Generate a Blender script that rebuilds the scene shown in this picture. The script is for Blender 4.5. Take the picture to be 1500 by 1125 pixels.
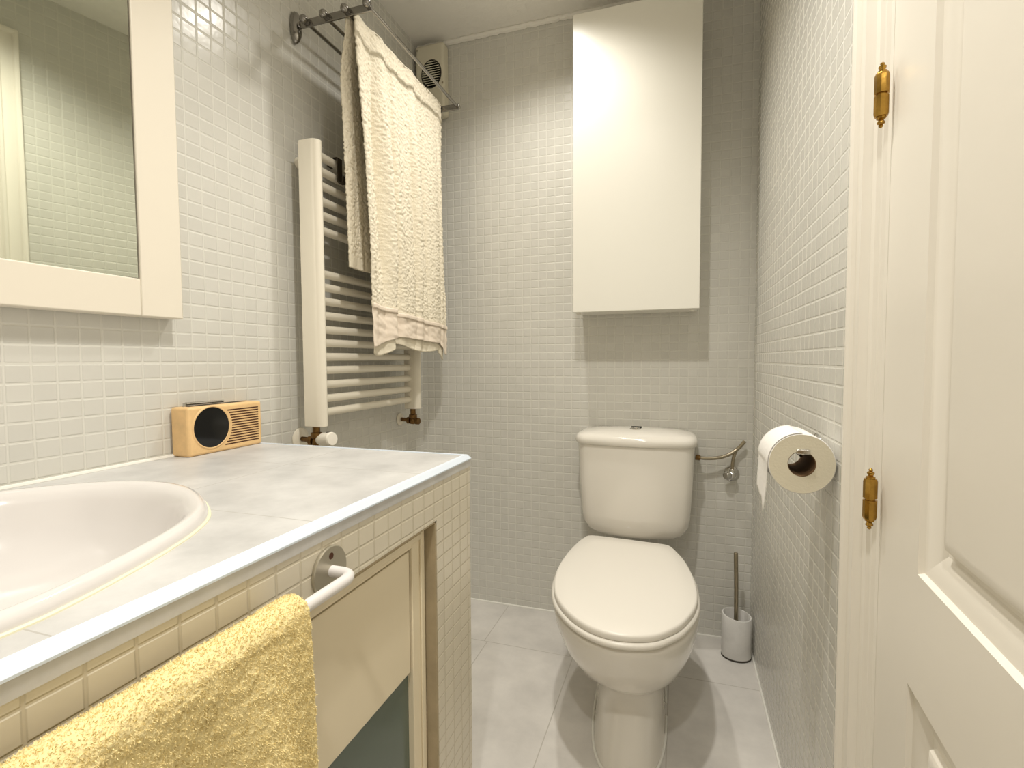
import bpy, bmesh, math, random
from mathutils import Vector, Matrix, noise

for o in list(bpy.data.objects):
    bpy.data.objects.remove(o)
SC = bpy.context.scene
COL = SC.collection
PI = math.pi
rnd = random.Random(7)

# ------------------------------------------------------------------ camera
CAMH = 1.07
YAW, PITCH, ROLL = 0.318638, 0.047547, -0.005057
r = Vector((math.cos(YAW), math.sin(YAW), 0)); f = Vector((-math.sin(YAW), math.cos(YAW), 0)); u = Vector((0, 0, 1))
f, u = f * math.cos(PITCH) - u * math.sin(PITCH), u * math.cos(PITCH) + f * math.sin(PITCH)
r, u = r * math.cos(ROLL) + u * math.sin(ROLL), u * math.cos(ROLL) - r * math.sin(ROLL)
cam = bpy.data.cameras.new('camera'); cam_o = bpy.data.objects.new('camera', cam); COL.objects.link(cam_o)
cam.sensor_width = 36.0; cam.lens = 741.34 * 36 / 1500; cam.clip_start = 0.02
M = Matrix((r, u, -f)).transposed().to_4x4(); M.translation = (0, 0, CAMH)
cam_o.matrix_world = M
SC.camera = cam_o

# ------------------------------------------------------------------ light and exposure
SC.view_settings.view_transform = 'Standard'
SC.view_settings.look = 'None'
SC.view_settings.gamma = 1
SC.view_settings.use_curve_mapping = False
SC.view_settings.exposure = 0.64
w = bpy.data.worlds.new('world'); SC.world = w; w.use_nodes = True
w.node_tree.nodes['Background'].inputs[0].default_value = (0.9, 0.95, 1.0, 1)
w.node_tree.nodes['Background'].inputs[1].default_value = 0.05
def downlight(name, loc, power, radius=0.03, angle=138, blend=0.9, col=(1, 0.96, 0.888)):
    l = bpy.data.lights.new(name, 'SPOT'); l.energy = power; l.shadow_soft_size = radius
    l.spot_size = math.radians(angle); l.spot_blend = blend; l.color = col
    o = bpy.data.objects.new(name, l); o.location = loc; COL.objects.link(o); return o
downlight('ceiling_spot_by_the_toilet', (-0.44, 1.56, 2.42), 21)
downlight('ceiling_spot_over_the_basin', (-0.20, 0.74, 2.42), 36)
downlight('added_fill_spot_behind_camera', (-0.10, -0.35, 2.42), 34, radius=0.05)  # unseen spot behind the camera, added as fill light for the room

# ------------------------------------------------------------------ room numbers (metres)
XL, XR, D, ZC, YN = -1.103, 0.2635, 2.052, 2.442, -0.95
VX, VY, VZ = -0.455, 1.065, 0.853            # vanity: front plane, far end, top

# ------------------------------------------------------------------ materials
def lin(c):
    return tuple(((x / 255) / 12.92 if x <= 10 else ((x / 255 + 0.055) / 1.055) ** 2.4) for x in c)
def mat(name, rgb, rough=0.5, metal=0.0, spec=0.5, bump=0.0, bscale=80.0, mottle=0.0, mscale=6.0, coat=0.0):
    m = bpy.data.materials.new(name); m.use_nodes = True
    nt = m.node_tree; b = nt.nodes['Principled BSDF']
    c = lin(rgb)
    b.inputs['Base Color'].default_value = (*c, 1); b.inputs['Roughness'].default_value = rough
    b.inputs['Metallic'].default_value = metal; b.inputs['Specular IOR Level'].default_value = spec
    b.inputs['Coat Weight'].default_value = coat; b.inputs['Coat Roughness'].default_value = 0.08
    tc = nt.nodes.new('ShaderNodeTexCoord')
    if mottle > 0:
        n = nt.nodes.new('ShaderNodeTexNoise'); n.inputs['Scale'].default_value = mscale; n.inputs['Detail'].default_value = 6
        n.inputs['Roughness'].default_value = 0.62
        nt.links.new(tc.outputs['Object'], n.inputs['Vector'])
        mx = nt.nodes.new('ShaderNodeMix'); mx.data_type = 'RGBA'
        mr = nt.nodes.new('ShaderNodeMapRange'); mr.inputs[1].default_value = 0.32; mr.inputs[2].default_value = 0.68
        nt.links.new(n.outputs['Fac'], mr.inputs[0]); nt.links.new(mr.outputs[0], mx.inputs[0])
        mx.inputs[6].default_value = (*[x * (1 - mottle) for x in c], 1); mx.inputs[7].default_value = (*[min(1, x * (1 + mottle)) for x in c], 1)
        nt.links.new(mx.outputs[2], b.inputs['Base Color'])
    if bump > 0:
        n2 = nt.nodes.new('ShaderNodeTexNoise'); n2.inputs['Scale'].default_value = bscale; n2.inputs['Detail'].default_value = 4
        nt.links.new(tc.outputs['Object'], n2.inputs['Vector'])
        bp = nt.nodes.new('ShaderNodeBump'); bp.inputs['Strength'].default_value = 1.0; bp.inputs['Distance'].default_value = bump
        nt.links.new(n2.outputs['Fac'], bp.inputs['Height']); nt.links.new(bp.outputs[0], b.inputs['Normal'])
    return m

def tile_mat(name, axes, pitch, off, rgb, grout, width=0.0018, rough=0.22, sheet=8, depth=0.0007, tilt=0.0004, mottle=0.025, soft=0.0024, spec=0.5):
    """mosaic tiles on a plane: axes = the two object axes used, pitch and off in metres along each"""
    m = bpy.data.materials.new(name); m.use_nodes = True
    nt = m.node_tree; b = nt.nodes['Principled BSDF']; L = nt.links
    def N(t, **k):
        n = nt.nodes.new(t)
        for a, v in k.items(): setattr(n, a, v)
        return n
    def val(s, v):
        if isinstance(v, (int, float)): s.default_value = v
        else: L.new(v, s)
    def math_(op, a, bb=None, c=None, clamp=False):
        n = N('ShaderNodeMath', operation=op, use_clamp=clamp); val(n.inputs[0], a)
        if bb is not None: val(n.inputs[1], bb)
        if c is not None: val(n.inputs[2], c)
        return n.outputs[0]
    tc = N('ShaderNodeTexCoord'); sp = N('ShaderNodeSeparateXYZ'); L.new(tc.outputs['Object'], sp.inputs[0])
    nz = N('ShaderNodeTexNoise'); nz.inputs['Scale'].default_value = 9; nz.inputs['Detail'].default_value = 3
    L.new(tc.outputs['Object'], nz.inputs['Vector'])
    wob = math_('MULTIPLY', math_('SUBTRACT', nz.outputs['Fac'], 0.5), 0.002)
    hs, ids, frs, sheets = [], [], [], []
    for i in (0, 1):
        a = sp.outputs[axes[i]]
        q = math_('DIVIDE', math_('SUBTRACT', math_('ADD', a, wob), off[i]), pitch[i])
        fr = math_('FRACT', q); ids.append(math_('FLOOR', q)); frs.append(math_('SUBTRACT', fr, 0.5))
        d = math_('MULTIPLY', math_('MINIMUM', fr, math_('SUBTRACT', 1.0, fr)), pitch[i])
        sh = math_('FRACT', math_('DIVIDE', math_('ADD', q, 0.5), float(sheet)))
        joint = math_('LESS_THAN', sh, 1.0 / sheet)
        wd = math_('ADD', width / 2, math_('MULTIPLY', joint, width * 0.35))
        mr = N('ShaderNodeMapRange', interpolation_type='SMOOTHSTEP')
        L.new(d, mr.inputs[0]); L.new(wd, mr.inputs[1]); L.new(math_('ADD', wd, soft), mr.inputs[2])
        hs.append(mr.outputs[0]); 
    h = math_('MULTIPLY', hs[0], hs[1])
    cv = N('ShaderNodeCombineXYZ'); L.new(ids[0], cv.inputs[0]); L.new(ids[1], cv.inputs[1])
    wn = N('ShaderNodeTexWhiteNoise', noise_dimensions='3D'); L.new(cv.outputs[0], wn.inputs['Vector'])
    sc = N('ShaderNodeSeparateColor'); L.new(wn.outputs['Color'], sc.inputs[0])
    t1 = math_('MULTIPLY', frs[0], math_('SUBTRACT', sc.outputs[0], 0.5)); t2 = math_('MULTIPLY', frs[1], math_('SUBTRACT', sc.outputs[1], 0.5))
    tl = math_('MULTIPLY', math_('ADD', t1, t2), tilt)
    hh = math_('ADD', math_('MULTIPLY', h, depth), math_('MULTIPLY', tl, h))
    fine = N('ShaderNodeTexNoise'); fine.inputs['Scale'].default_value = 45; fine.inputs['Detail'].default_value = 2
    L.new(tc.outputs['Object'], fine.inputs['Vector'])
    hh = math_('ADD', hh, math_('MULTIPLY', fine.outputs['Fac'], 0.0004))
    bp = N('ShaderNodeBump'); bp.inputs['Strength'].default_value = 1; bp.inputs['Distance'].default_value = 1.0
    L.new(hh, bp.inputs['Height']); L.new(bp.outputs[0], b.inputs['Normal'])
    mx = N('ShaderNodeMix', data_type='RGBA'); L.new(h, mx.inputs[0])
    mx.inputs[6].default_value = (*lin(grout), 1)
    tv = N('ShaderNodeMix', data_type='RGBA'); L.new(sc.outputs[2], tv.inputs[0]); c = lin(rgb)
    tv.inputs[6].default_value = (*[x * (1 - mottle) for x in c], 1); tv.inputs[7].default_value = (*[x * (1 + mottle) for x in c], 1)
    L.new(tv.outputs[2], mx.inputs[7]); L.new(mx.outputs[2], b.inputs['Base Color'])
    rr = math_('ADD', rough, math_('MULTIPLY', math_('SUBTRACT', 1.0, h), 0.35)); L.new(rr, b.inputs['Roughness'])
    b.inputs['Specular IOR Level'].default_value = spec
    return m

def slab_mat(name, lines, rgb, joint, rough=0.45, width=0.002, mscale=5.0):
    """large cloudy grey slabs with hairline joints: lines = list of (axis, position, other axis, from, to)"""
    m = mat(name, rgb, rough, mottle=0.15, mscale=mscale, bump=0.0003, bscale=60)
    nt = m.node_tree; L = nt.links; b = nt.nodes['Principled BSDF']
    src = b.inputs['Base Color'].links[0].from_socket
    tc = nt.nodes.new('ShaderNodeTexCoord'); sp = nt.nodes.new('ShaderNodeSeparateXYZ'); L.new(tc.outputs['Object'], sp.inputs[0])
    def mth(op, a, bb):
        n = nt.nodes.new('ShaderNodeMath'); n.operation = op
        for s, v in ((0, a), (1, bb)):
            if isinstance(v, (int, float)): n.inputs[s].default_value = v
            else: L.new(v, n.inputs[s])
        return n.outputs[0]
    tot = None
    for ax, p, ob, lo, hi in lines:
        d = mth('ABSOLUTE', mth('SUBTRACT', sp.outputs[ax], p), 0)
        k = mth('MULTIPLY', mth('LESS_THAN', d, width / 2), mth('MULTIPLY', mth('GREATER_THAN', sp.outputs[ob], lo), mth('LESS_THAN', sp.outputs[ob], hi)))
        tot = k if tot is None else mth('MAXIMUM', tot, k)
    mx = nt.nodes.new('ShaderNodeMix'); mx.data_type = 'RGBA'; L.new(tot, mx.inputs[0]); L.new(src, mx.inputs[6])
    mx.inputs[7].default_value = (*lin(joint), 1); L.new(mx.outputs[2], b.inputs['Base Color'])
    return m

TILE, GROUT = (213, 211, 203), (219, 217, 208)
M_left = tile_mat('glossy_mosaic_left', (1, 2), (0.0398, 0.0347), (1.030, 1.6225), TILE, GROUT)
M_back = tile_mat('glossy_mosaic_back', (0, 2), (0.0348, 0.0335), (-0.8354, 1.0675), TILE, GROUT)
M_right = tile_mat('glossy_mosaic_right', (1, 2), (0.0398, 0.0330), (1.030, 1.319), TILE, GROUT)
M_van = tile_mat('cream_mosaic_vanity', (1, 2), (0.0410, 0.0290), (0.9262, 0.7009), (222, 214, 195), (211, 202, 181), width=0.0014, sheet=50, soft=0.0018, rough=0.3)
M_van_end = tile_mat('cream_mosaic_vanity_end', (0, 2), (0.0340, 0.0290), (VX, 0.7009), (222, 214, 195), (211, 202, 181), width=0.0014, sheet=50, rough=0.3)
M_ceil = mat('ceiling_paint', (243, 240, 232), 0.9, bump=0.0025, bscale=35)
M_plain = mat('plain_wall_paint', (205, 199, 188), 0.8)
M_white = mat('white_gloss_paint', (240, 234, 222), 0.35, bump=0.0003, bscale=30)
M_mirror_frame = mat('cream_white_lacquer', (236, 228, 212), 0.4)
M_cab = mat('white_laminate', (240, 237, 226), 0.3)
M_ceramic = mat('warm_white_ceramic', (240, 235, 225), 0.12, coat=0.3)
M_seat = mat('ivory_seat_plastic', (241, 236, 226), 0.3)
M_sink = mat('white_ceramic', (228, 224, 221), 0.14, coat=0.3)
M_bead = mat('yellowed_sealant', (238, 234, 206), 0.5)
M_caulk = mat('white_sealant', (240, 238, 230), 0.5)
M_chrome = mat('chrome', (205, 203, 198), 0.14, metal=1)
M_rack = mat('dull_chrome', (150, 147, 142), 0.16, metal=1)
M_nickel = mat('brushed_nickel', (170, 160, 140), 0.3, metal=1)
M_brass = mat('aged_brass', (176, 138, 66), 0.25, metal=1, mottle=0.25, mscale=60)
M_bronze = mat('tarnished_brass', (120, 92, 56), 0.45, metal=1, mottle=0.3, mscale=90)
M_rad = mat('cream_radiator_enamel', (238, 231, 214), 0.32)
M_hook = mat('dark_bronze_metal', (74, 66, 54), 0.45, metal=0.6)
M_edge = mat('pale_blue_white_metal', (228, 238, 250), 0.3, metal=0.0)
M_door_c = mat('cream_cupboard_paint', (238, 225, 196), 0.45)
M_jamb = mat('bare_jamb_wood', (176, 160, 130), 0.6, mottle=0.1, mscale=20)
M_glassp = mat('dull_green_glass', (92, 104, 92), 0.18)
M_towel = mat('cream_terry', (238, 229, 208), 0.95, spec=0.1, bump=0.0016, bscale=260)
M_satin = mat('ivory_satin', (236, 222, 204), 0.5, spec=0.3, bump=0.002, bscale=40)
M_yellow = mat('yellow_terry', (249, 231, 174), 0.95, spec=0.1, bump=0.0012, bscale=420)
M_wood = mat('pale_bamboo', (236, 198, 142), 0.45, mottle=0.10, mscale=24)
M_black = mat('black_gloss', (10, 11, 12), 0.1)
M_slot = mat('dark_slot', (72, 36, 14), 0.7)
M_paper = mat('white_tissue', (244, 241, 236), 0.95, spec=0.1, bump=0.0006, bscale=120)
M_paper_end = mat('rolled_tissue_end', (226, 218, 196), 0.95, spec=0.1, bump=0.0005, bscale=260)
M_card = mat('brown_card', (120, 92, 62), 0.9)
M_grey = mat('dark_gap', (60, 56, 48), 0.8)
M_rail = mat('white_coated_steel', (232, 228, 226), 0.35)
M_disc = mat('pale_nickel_plate', (182, 176, 160), 0.32, metal=0.75)
M_fan = mat('aged_white_plastic', (222, 216, 196), 0.5)
M_marble = mat('white_marble', (226, 224, 220), 0.3, mottle=0.08, mscale=18)
M_bristle = mat('white_bristle', (225, 222, 214), 0.9)
M_counter = slab_mat('grey_stone_slab', [(1, 0.257, 0, XL, VX), (1, 0.557, 0, -0.8, VX), (1, 0.857, 0, XL, VX), (0, -0.78, 1, 0.5, 2)], (203, 202, 200), (180, 177, 171), rough=0.4, width=0.0018, mscale=9)
M_floor = slab_mat('grey_floor_slab', [(1, 1.752 - 0.6 * k, 0, -2, 1) for k in range(-1, 5)] + [(0, -0.695 + 0.33 * k, 1, 1.752, 3) for k in range(-1, 4)] + [(0, -0.352 + 0.33 * k, 1, 1.152, 1.752) for k in range(-2, 3)], (218, 214, 208), (190, 185, 176), rough=0.3, width=0.003, mscale=4)
def mirror_mat():
    m = mat('silvered_glass', (214, 218, 204), 0.02, metal=1); return m
M_glass = mirror_mat()

# ------------------------------------------------------------------ mesh helpers
def add_box(bm, x0, x1, y0, y1, z0, z1):
    v = [bm.verts.new((x, y, z)) for x in (x0, x1) for y in (y0, y1) for z in (z0, z1)]
    for q in ((0, 1, 3, 2), (4, 6, 7, 5), (0, 4, 5, 1), (2, 3, 7, 6), (0, 2, 6, 4), (1, 5, 7, 3)):
        bm.faces.new([v[i] for i in q])
def loft(bm, rings, cap=True, closed=True, loop=False):
    """rings of points joined one to the next; cap = close both ends with a face"""
    R = [[bm.verts.new(p) for p in ring] for ring in rings]
    n = len(R[0])
    pairs = list(zip(R, R[1:])) + ([(R[-1], R[0])] if loop else [])
    for a, b in pairs:
        for i in range(n if closed else n - 1):
            j = (i + 1) % n
            bm.faces.new((a[i], a[j], b[j], b[i]))
    if cap and not loop:
        bm.faces.new(R[0][::-1]); bm.faces.new(R[-1])
    return R
def frame_of(d):
    d = d.normalized(); a = Vector((0, 0, 1)) if abs(d.z) < 0.9 else Vector((0, 1, 0))
    x = d.cross(a).normalized(); return x, d.cross(x).normalized()
def add_tube(bm, pts, rad, seg=14):
    pts = [Vector(p) for p in pts]; rings = []
    rads = rad if isinstance(rad, (list, tuple)) else [rad] * len(pts)
    x = None
    for i, p in enumerate(pts):
        d = (pts[min(i + 1, len(pts) - 1)] - pts[max(i - 1, 0)]).normalized()
        if x is None: x, y = frame_of(d)
        else:
            x = (x - d * x.dot(d)).normalized(); y = d.cross(x)
        rings.append([p + (x * math.cos(t) + y * math.sin(t)) * rads[i] for t in [2 * PI * k / seg for k in range(seg)]])
    loft(bm, rings)
def add_cyl(bm, p0, p1, r0, r1=None, seg=24): add_tube(bm, [p0, p1], [r0, r0 if r1 is None else r1], seg)
def add_lathe(bm, prof, org, axis, seg=28):
    """profile of (radius, distance along axis)"""
    org = Vector(org); d = Vector(axis).normalized(); x, y = frame_of(d)
    loft(bm, [[org + d * h + (x * math.cos(t) + y * math.sin(t)) * max(rr, 1e-4) for t in [2 * PI * k / seg for k in range(seg)]] for rr, h in prof])
def add_ball(bm, c, rad, seg=14):
    add_lathe(bm, [(rad * math.sin(PI * k / seg), -rad * math.cos(PI * k / seg)) for k in range(seg + 1)], c, (0, 0, 1), seg)
def bez(p0, p1, p2, n=10):
    p0, p1, p2 = Vector(p0), Vector(p1), Vector(p2)
    return [p0 * (1 - t) ** 2 + p1 * 2 * t * (1 - t) + p2 * t * t for t in [i / n for i in range(n + 1)]]
def spline(pts, n=6, closed=True):
    P = [Vector(p) for p in pts]; out = []; N = len(P)
    for i in range(N if closed else N - 1):
        a, b, c, d = (P[(i - 1) % N], P[i], P[(i + 1) % N], P[(i + 2) % N]) if closed else (P[max(i - 1, 0)], P[i], P[i + 1], P[min(i + 2, N - 1)])
        for k in range(n):
            t = k / n
            out.append(0.5 * ((2 * b) + (c - a) * t + (2 * a - 5 * b + 4 * c - d) * t * t + (3 * b - a - 3 * c + d) * t ** 3))
    if not closed: out.append(P[-1])
    return out
ROOT = {}
def obj(name, bm, m, parent=None, bevel=0, smooth=30, label=None, seg=2):
    bmesh.ops.recalc_face_normals(bm, faces=bm.faces)
    me = bpy.data.meshes.new(name); bm.to_mesh(me); bm.free()
    me.materials.append(m)
    if smooth:
        me.polygons.foreach_set('use_smooth', [True] * len(me.polygons)); me.set_sharp_from_angle(angle=math.radians(smooth))
    o = bpy.data.objects.new(name, me); COL.objects.link(o)
    if parent is not None:
        o.parent = parent
        if parent.name in ROOT: o.matrix_parent_inverse = ROOT[parent.name]
    if bevel:
        b = o.modifiers.new('edge', 'BEVEL'); b.width = bevel; b.segments = seg; b.limit_method = 'ANGLE'; b.angle_limit = math.radians(40)
    if label: o['label'] = label
    return o
def thing(name, label, cat, loc, local=False, group=None, rz=0):
    """an Empty at the base of a thing; parts are given in room coordinates unless local"""
    o = bpy.data.objects.new(name, None); COL.objects.link(o); o.location = loc; o.rotation_euler = (0, 0, rz)
    o.empty_display_size = 0.05
    o['label'] = label; o['category'] = cat
    if group: o['group'] = group
    if not local: ROOT[o.name] = Matrix.Translation(loc).inverted()
    return o
def tag(o, label, cat, group=None):
    o['label'] = label; o['category'] = cat
    if group: o['group'] = group
    return o
def struct(name, bm, m, label, cat, **k):
    o = obj(name, bm, m, **k); o['kind'] = 'structure'; o['label'] = label; o['category'] = cat; return o
def B(): return bmesh.new()

# ------------------------------------------------------------------ room shell
WT = 0.10
DY0, DY1, DZ1 = -0.025, 0.805, 2.165        # door opening in the right wall
bm = B(); add_box(bm, XL - WT, XR + WT, YN - WT, D + WT, -0.08, 0); struct('floor', bm, M_floor, 'pale grey cloudy floor slabs with hairline joints', 'floor', smooth=0)
bm = B(); add_box(bm, XL - WT, XR + WT, YN - WT, D + WT, ZC, ZC + 0.08); struct('ceiling', bm, M_ceil, 'off-white painted ceiling', 'ceiling', smooth=0)
bm = B(); add_box(bm, XL - WT, XL, YN - WT, D + WT, 0, ZC); struct('wall_left', bm, M_left, 'left wall of small glossy grey mosaic tiles behind mirror and radiator', 'wall', smooth=0)
bm = B(); add_box(bm, XL, XR, D, D + WT, 0, ZC); struct('wall_back', bm, M_back, 'back wall of small grey mosaic tiles behind the toilet', 'wall', smooth=0)
bm = B(); add_box(bm, XL, XR, YN - WT, YN, 0, ZC); struct('wall_near', bm, M_plain, 'plain near wall', 'wall', smooth=0)
bm = B()
add_box(bm, XR, XR + WT, DY1, D + WT, 0, ZC); add_box(bm, XR, XR + WT, YN - WT, DY0, 0, ZC); add_box(bm, XR, XR + WT, DY0, DY1, DZ1, ZC)
struct('wall_right', bm, M_right, 'right wall of small grey mosaic tiles beside the white door', 'wall', smooth=0)
# rough sealant bead along ceiling and back wall, and white bead along floor
bm = B(); pts = [(XL + (XR - XL) * i / 90, D - 0.005 + 0.003 * noise.noise((i * 0.7, 0, 0)), ZC - 0.007 + 0.005 * noise.noise((i * 0.9, 3, 0))) for i in range(91)]
add_tube(bm, pts, [0.012 + 0.004 * noise.noise((i * 0.8, 7, 1)) for i in range(91)], 8)
struct('trim_1', bm, M_ceil, 'uneven white sealant bead between ceiling and back wall', 'trim')
bm = B(); add_tube(bm, [(XR - 0.001, 0.83, 0.001), (XR - 0.001, 1.4, 0.001), (XR - 0.001, D - 0.002, 0.001)], 0.0045, 8); add_tube(bm, [(-0.5, D - 0.001, 0.001), (XL, D - 0.001, 0.001)], 0.004, 8); add_tube(bm, [(XR, D - 0.001, 0.001), (-0.5, D - 0.001, 0.001)], 0.004, 8)
struct('trim_2', bm, M_caulk, 'thin white sealant bead along floor edge', 'trim')

# door casing (fluted) around the opening
prof = [(0, 0), (0, 0.014), (0.003, 0.0195), (0.011, 0.0205), (0.016, 0.0175), (0.019, 0.0125), (0.023, 0.0115), (0.052, 0.0145), (0.056, 0.0195), (0.064, 0.0195), (0.068, 0.0125), (0.071, 0.0095), (0.090, 0.0105), (0.094, 0.0065), (0.099, 0.006), (0.103, 0.0025), (0.112, 0.002), (0.115, -0.004), (0.118, -0.02)]
CY1 = 0.913; CTOP = DZ1 + (CY1 - DY1); CY0 = DY0 - (CY1 - DY1)
bm = B()
rings = []
for (yc, zc, sy, sz) in ((CY1, 0, -1, 0), (CY1, CTOP, -1, -1), (CY0, CTOP, 1, -1), (CY0, 0, 1, 0)):
    rings.append([Vector((XR - h, yc + sy * wv, zc + sz * wv)) for wv, h in prof] + [Vector((XR + 0.02, yc + sy * 0.118, zc + sz * 0.118)), Vector((XR + 0.004, yc + sy * 0.06, zc + sz * 0.06)), Vector((XR + 0.004, yc, zc))])
loft(bm, rings)
struct('trim_3', bm, M_white, 'white fluted door casing on the right wall', 'door casing', smooth=25)

# door leaf, slightly ajar, with moulded panels
TH = math.radians(4); HX, HY = XR - 0.005, 0.791
door = bpy.data.objects.new('door_1', None); COL.objects.link(door); door.location = (HX, HY, 0); door.rotation_euler = (0, 0, -TH)
door['kind'] = 'structure'; door['label'] = 'white panelled door with brass hinges, at the right edge'; door['category'] = 'door'
DW = 0.80; DT = 0.038
# local: x = out of the face into the room is -x ; s runs along -y
def P(s, z, h): return Vector((-h, -s, z))
bm = B()
pans = [(0.121, DW - 0.126, 0.18, 0.701), (0.141, DW - 0.141, 0.835, 2.0)]
zs = [0.008, 0.18, 0.701, 0.835, 2.0, DZ1 - 0.006]; ss = [0.002, None, None, DW]
for j in range(5):
    pn = pans[0] if j < 2 else pans[1]
    row = [0.002, pn[0], pn[1], DW]
    for i in range(3):
        if i == 1 and j in (1, 3): continue
        a = [bm.verts.new(P(s, z, 0)) for s, z in ((row[i], zs[j]), (row[i + 1], zs[j]), (row[i + 1], zs[j + 1]), (row[i], zs[j + 1]))]
        bm.faces.new(a)
edge = [P(ss[0], zs[0], 0), P(ss[3], zs[0], 0), P(ss[3], zs[-1], 0), P(ss[0], zs[-1], 0)]
back = [v + Vector((DT, 0, 0)) for v in edge]
loft(bm, [back, edge], cap=False); bm.faces.new([bm.verts.new(v) for v in back])
bmesh.ops.remove_doubles(bm, verts=bm.verts, dist=1e-5)
leaf = obj('leaf', bm, M_white, door, smooth=0)
for s0, s1, z0, z1 in pans:
    bm = B(); steps = [(0, 0), (0.003, -0.0055), (0.006, -0.006), (0.030, -0.0135), (0.034, -0.015), (0.042, -0.015), (0.044, -0.008), (0.050, -0.0055), (0.056, -0.005)]
    loft(bm, [[P(s0 + o, z0 + o, h), P(s1 - o, z0 + o, h), P(s1 - o, z1 - o, h), P(s0 + o, z1 - o, h)] for o, h in steps], cap=False)
    o_, h_ = steps[-1]
    bm.faces.new([bm.verts.new(v) for v in (P(s0 + o_, z0 + o_, h_), P(s1 - o_, z0 + o_, h_), P(s1 - o_, z1 - o_, h_), P(s0 + o_, z1 - o_, h_))])
    bmesh.ops.remove_doubles(bm, verts=bm.verts, dist=1e-5)
    obj('panel', bm, M_white, door, smooth=20)
hinge = None
for hz in (0.881, 1.410, 1.94):
    if hinge is None:
        bm = B()
        add_lathe(bm, [(0.0005, -0.0275), (0.0072, -0.0275), (0.0085, -0.024), (0.0085, -0.0015), (0.006, -0.0012), (0.006, 0.0012), (0.0085, 0.0015), (0.0085, 0.024), (0.0072, 0.0275), (0.0005, 0.0275)], (-0.0125, -0.003, 0), (0, 0, 1), 10)
        hinge = obj('hinge', bm, M_brass, door, label='aged brass hinge')
        hinge.location = (0, 0, hz)
        for s in (1, -1):
            bm = B(); add_lathe(bm, [(0.0055, 0.0275), (0.0055, 0.030), (0.0028, 0.0315), (0.0045, 0.0345), (0.0045, 0.036), (0.002, 0.0375), (0.0028, 0.0395), (0.001, 0.0415)], (-0.0125, -0.003, 0), (0, 0, s), 12)
            obj('finial', bm, M_brass, hinge)
    else:
        h2 = hinge.copy(); COL.objects.link(h2); h2.parent = door; h2.location = (0, 0, hz)
        for ch in list(hinge.children):
            c2 = ch.copy(); COL.objects.link(c2); c2.parent = h2

# ------------------------------------------------------------------ vanity
SO = [(-0.507, 0.20), (-0.508, 0.26), (-0.514, 0.294), (-0.527, 0.341), (-0.549, 0.404), (-0.577, 0.466), (-0.612, 0.518), (-0.655, 0.556), (-0.715, 0.594), (-0.775, 0.615), (-0.83, 0.620), (-0.885, 0.609), (-0.935, 0.583), (-0.98, 0.54), (-1.02, 0.485), (-1.045, 0.40), (-1.058, 0.30), (-1.062, 0.20)]
SYC = 0.20
sink_out = spline([(x, y, 0) for x, y in SO] + [(x, 2 * SYC - y, 0) for x, y in SO[-2:0:-1]], 4)
SCX = Vector((-0.785, SYC, 0))
def sring(k, z): return [Vector((SCX.x + (p.x - SCX.x) * k, SCX.y + (p.y - SCX.y) * (1 - (1 - k) * 0.8), z)) for p in sink_out]
VY0 = -0.50
van = thing('vanity', 'built-in vanity with grey stone top, cream tiled front and cupboard door', 'vanity', (-0.78, 0.4, 0))
bm = B()
hole = [bm.verts.new((p.x, p.y, VZ)) for p in sring(0.955, VZ)]
rect = [bm.verts.new(v) for v in ((XL + 0.001, VY0, VZ), (VX - 0.0105, VY0, VZ), (VX - 0.0105, VY - 0.0105, VZ), (XL + 0.001, VY - 0.0105, VZ))]
eds = [bm.edges.new((hole[i], hole[(i + 1) % len(hole)])) for i in range(len(hole))] + [bm.edges.new((rect[i], rect[(i + 1) % 4])) for i in range(4)]
bmesh.ops.triangle_fill(bm, edges=eds, use_beauty=True)
g = bmesh.ops.extrude_face_region(bm, geom=list(bm.faces)); bmesh.ops.translate(bm, verts=[v for v in g['geom'] if isinstance(v, bmesh.types.BMVert)], vec=(0, 0, -0.026))
obj('countertop', bm, M_counter, van, smooth=0, label='grey stone slab top')
bm = B()
pr_ = [(-0.012, -0.006), (-0.012, 0.0012), (-0.004, 0.0012), (0.003, -0.0075), (0.003, -0.010), (-0.004, -0.010)]
loft(bm, [[Vector((VX + a, VY0, VZ + h)) for a, h in pr_], [Vector((VX + a, VY + a, VZ + h)) for a, h in pr_], [Vector((XL + 0.002, VY + a, VZ + h)) for a, h in pr_]])
obj('edge_trim', bm, M_edge, van, smooth=20, label='pale aluminium edge trim')
bm = B()
add_box(bm, VX - 0.010, VX + 0.0015, VY0, VY + 0.0015, VZ - 0.026, VZ - 0.0095); add_box(bm, XL + 0.001, VX - 0.010, VY - 0.010, VY + 0.0015, VZ - 0.026, VZ - 0.0095)
obj('edge_band', bm, M_counter, van, smooth=0)
OY1, OZ1, OY0 = 0.896, 0.752, -0.28
FT = 0.075
bm = B()
add_box(bm, VX - FT, VX, VY0, VY, OZ1, VZ - 0.026); add_box(bm, VX - FT, VX, OY1, VY, 0, OZ1); add_box(bm, VX - FT, VX, VY0, OY0, 0, OZ1)
obj('tiled_front', bm, M_van, van, smooth=0)
bm = B(); add_box(bm, XL + 0.001, VX - FT - 0.0005, VY - 0.06, VY, 0, VZ - 0.026); obj('tiled_end', bm, M_van_end, van, smooth=0)
bm = B(); add_box(bm, VX - FT, VX - 0.001, OY1 - 0.006, OY1, 0.0, OZ1); add_box(bm, VX - FT, VX - 0.001, OY0, OY1, OZ1 - 0.004, OZ1)
obj('door_jamb', bm, M_jamb, van, smooth=0, label='bare wooden door jamb')
DX = VX - 0.023                                  # face of cupboard door
bm = B()
E0, E1, ZB = OY0 + 0.006, OY1 - 0.009, 0.03
ST = 0.05
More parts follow.
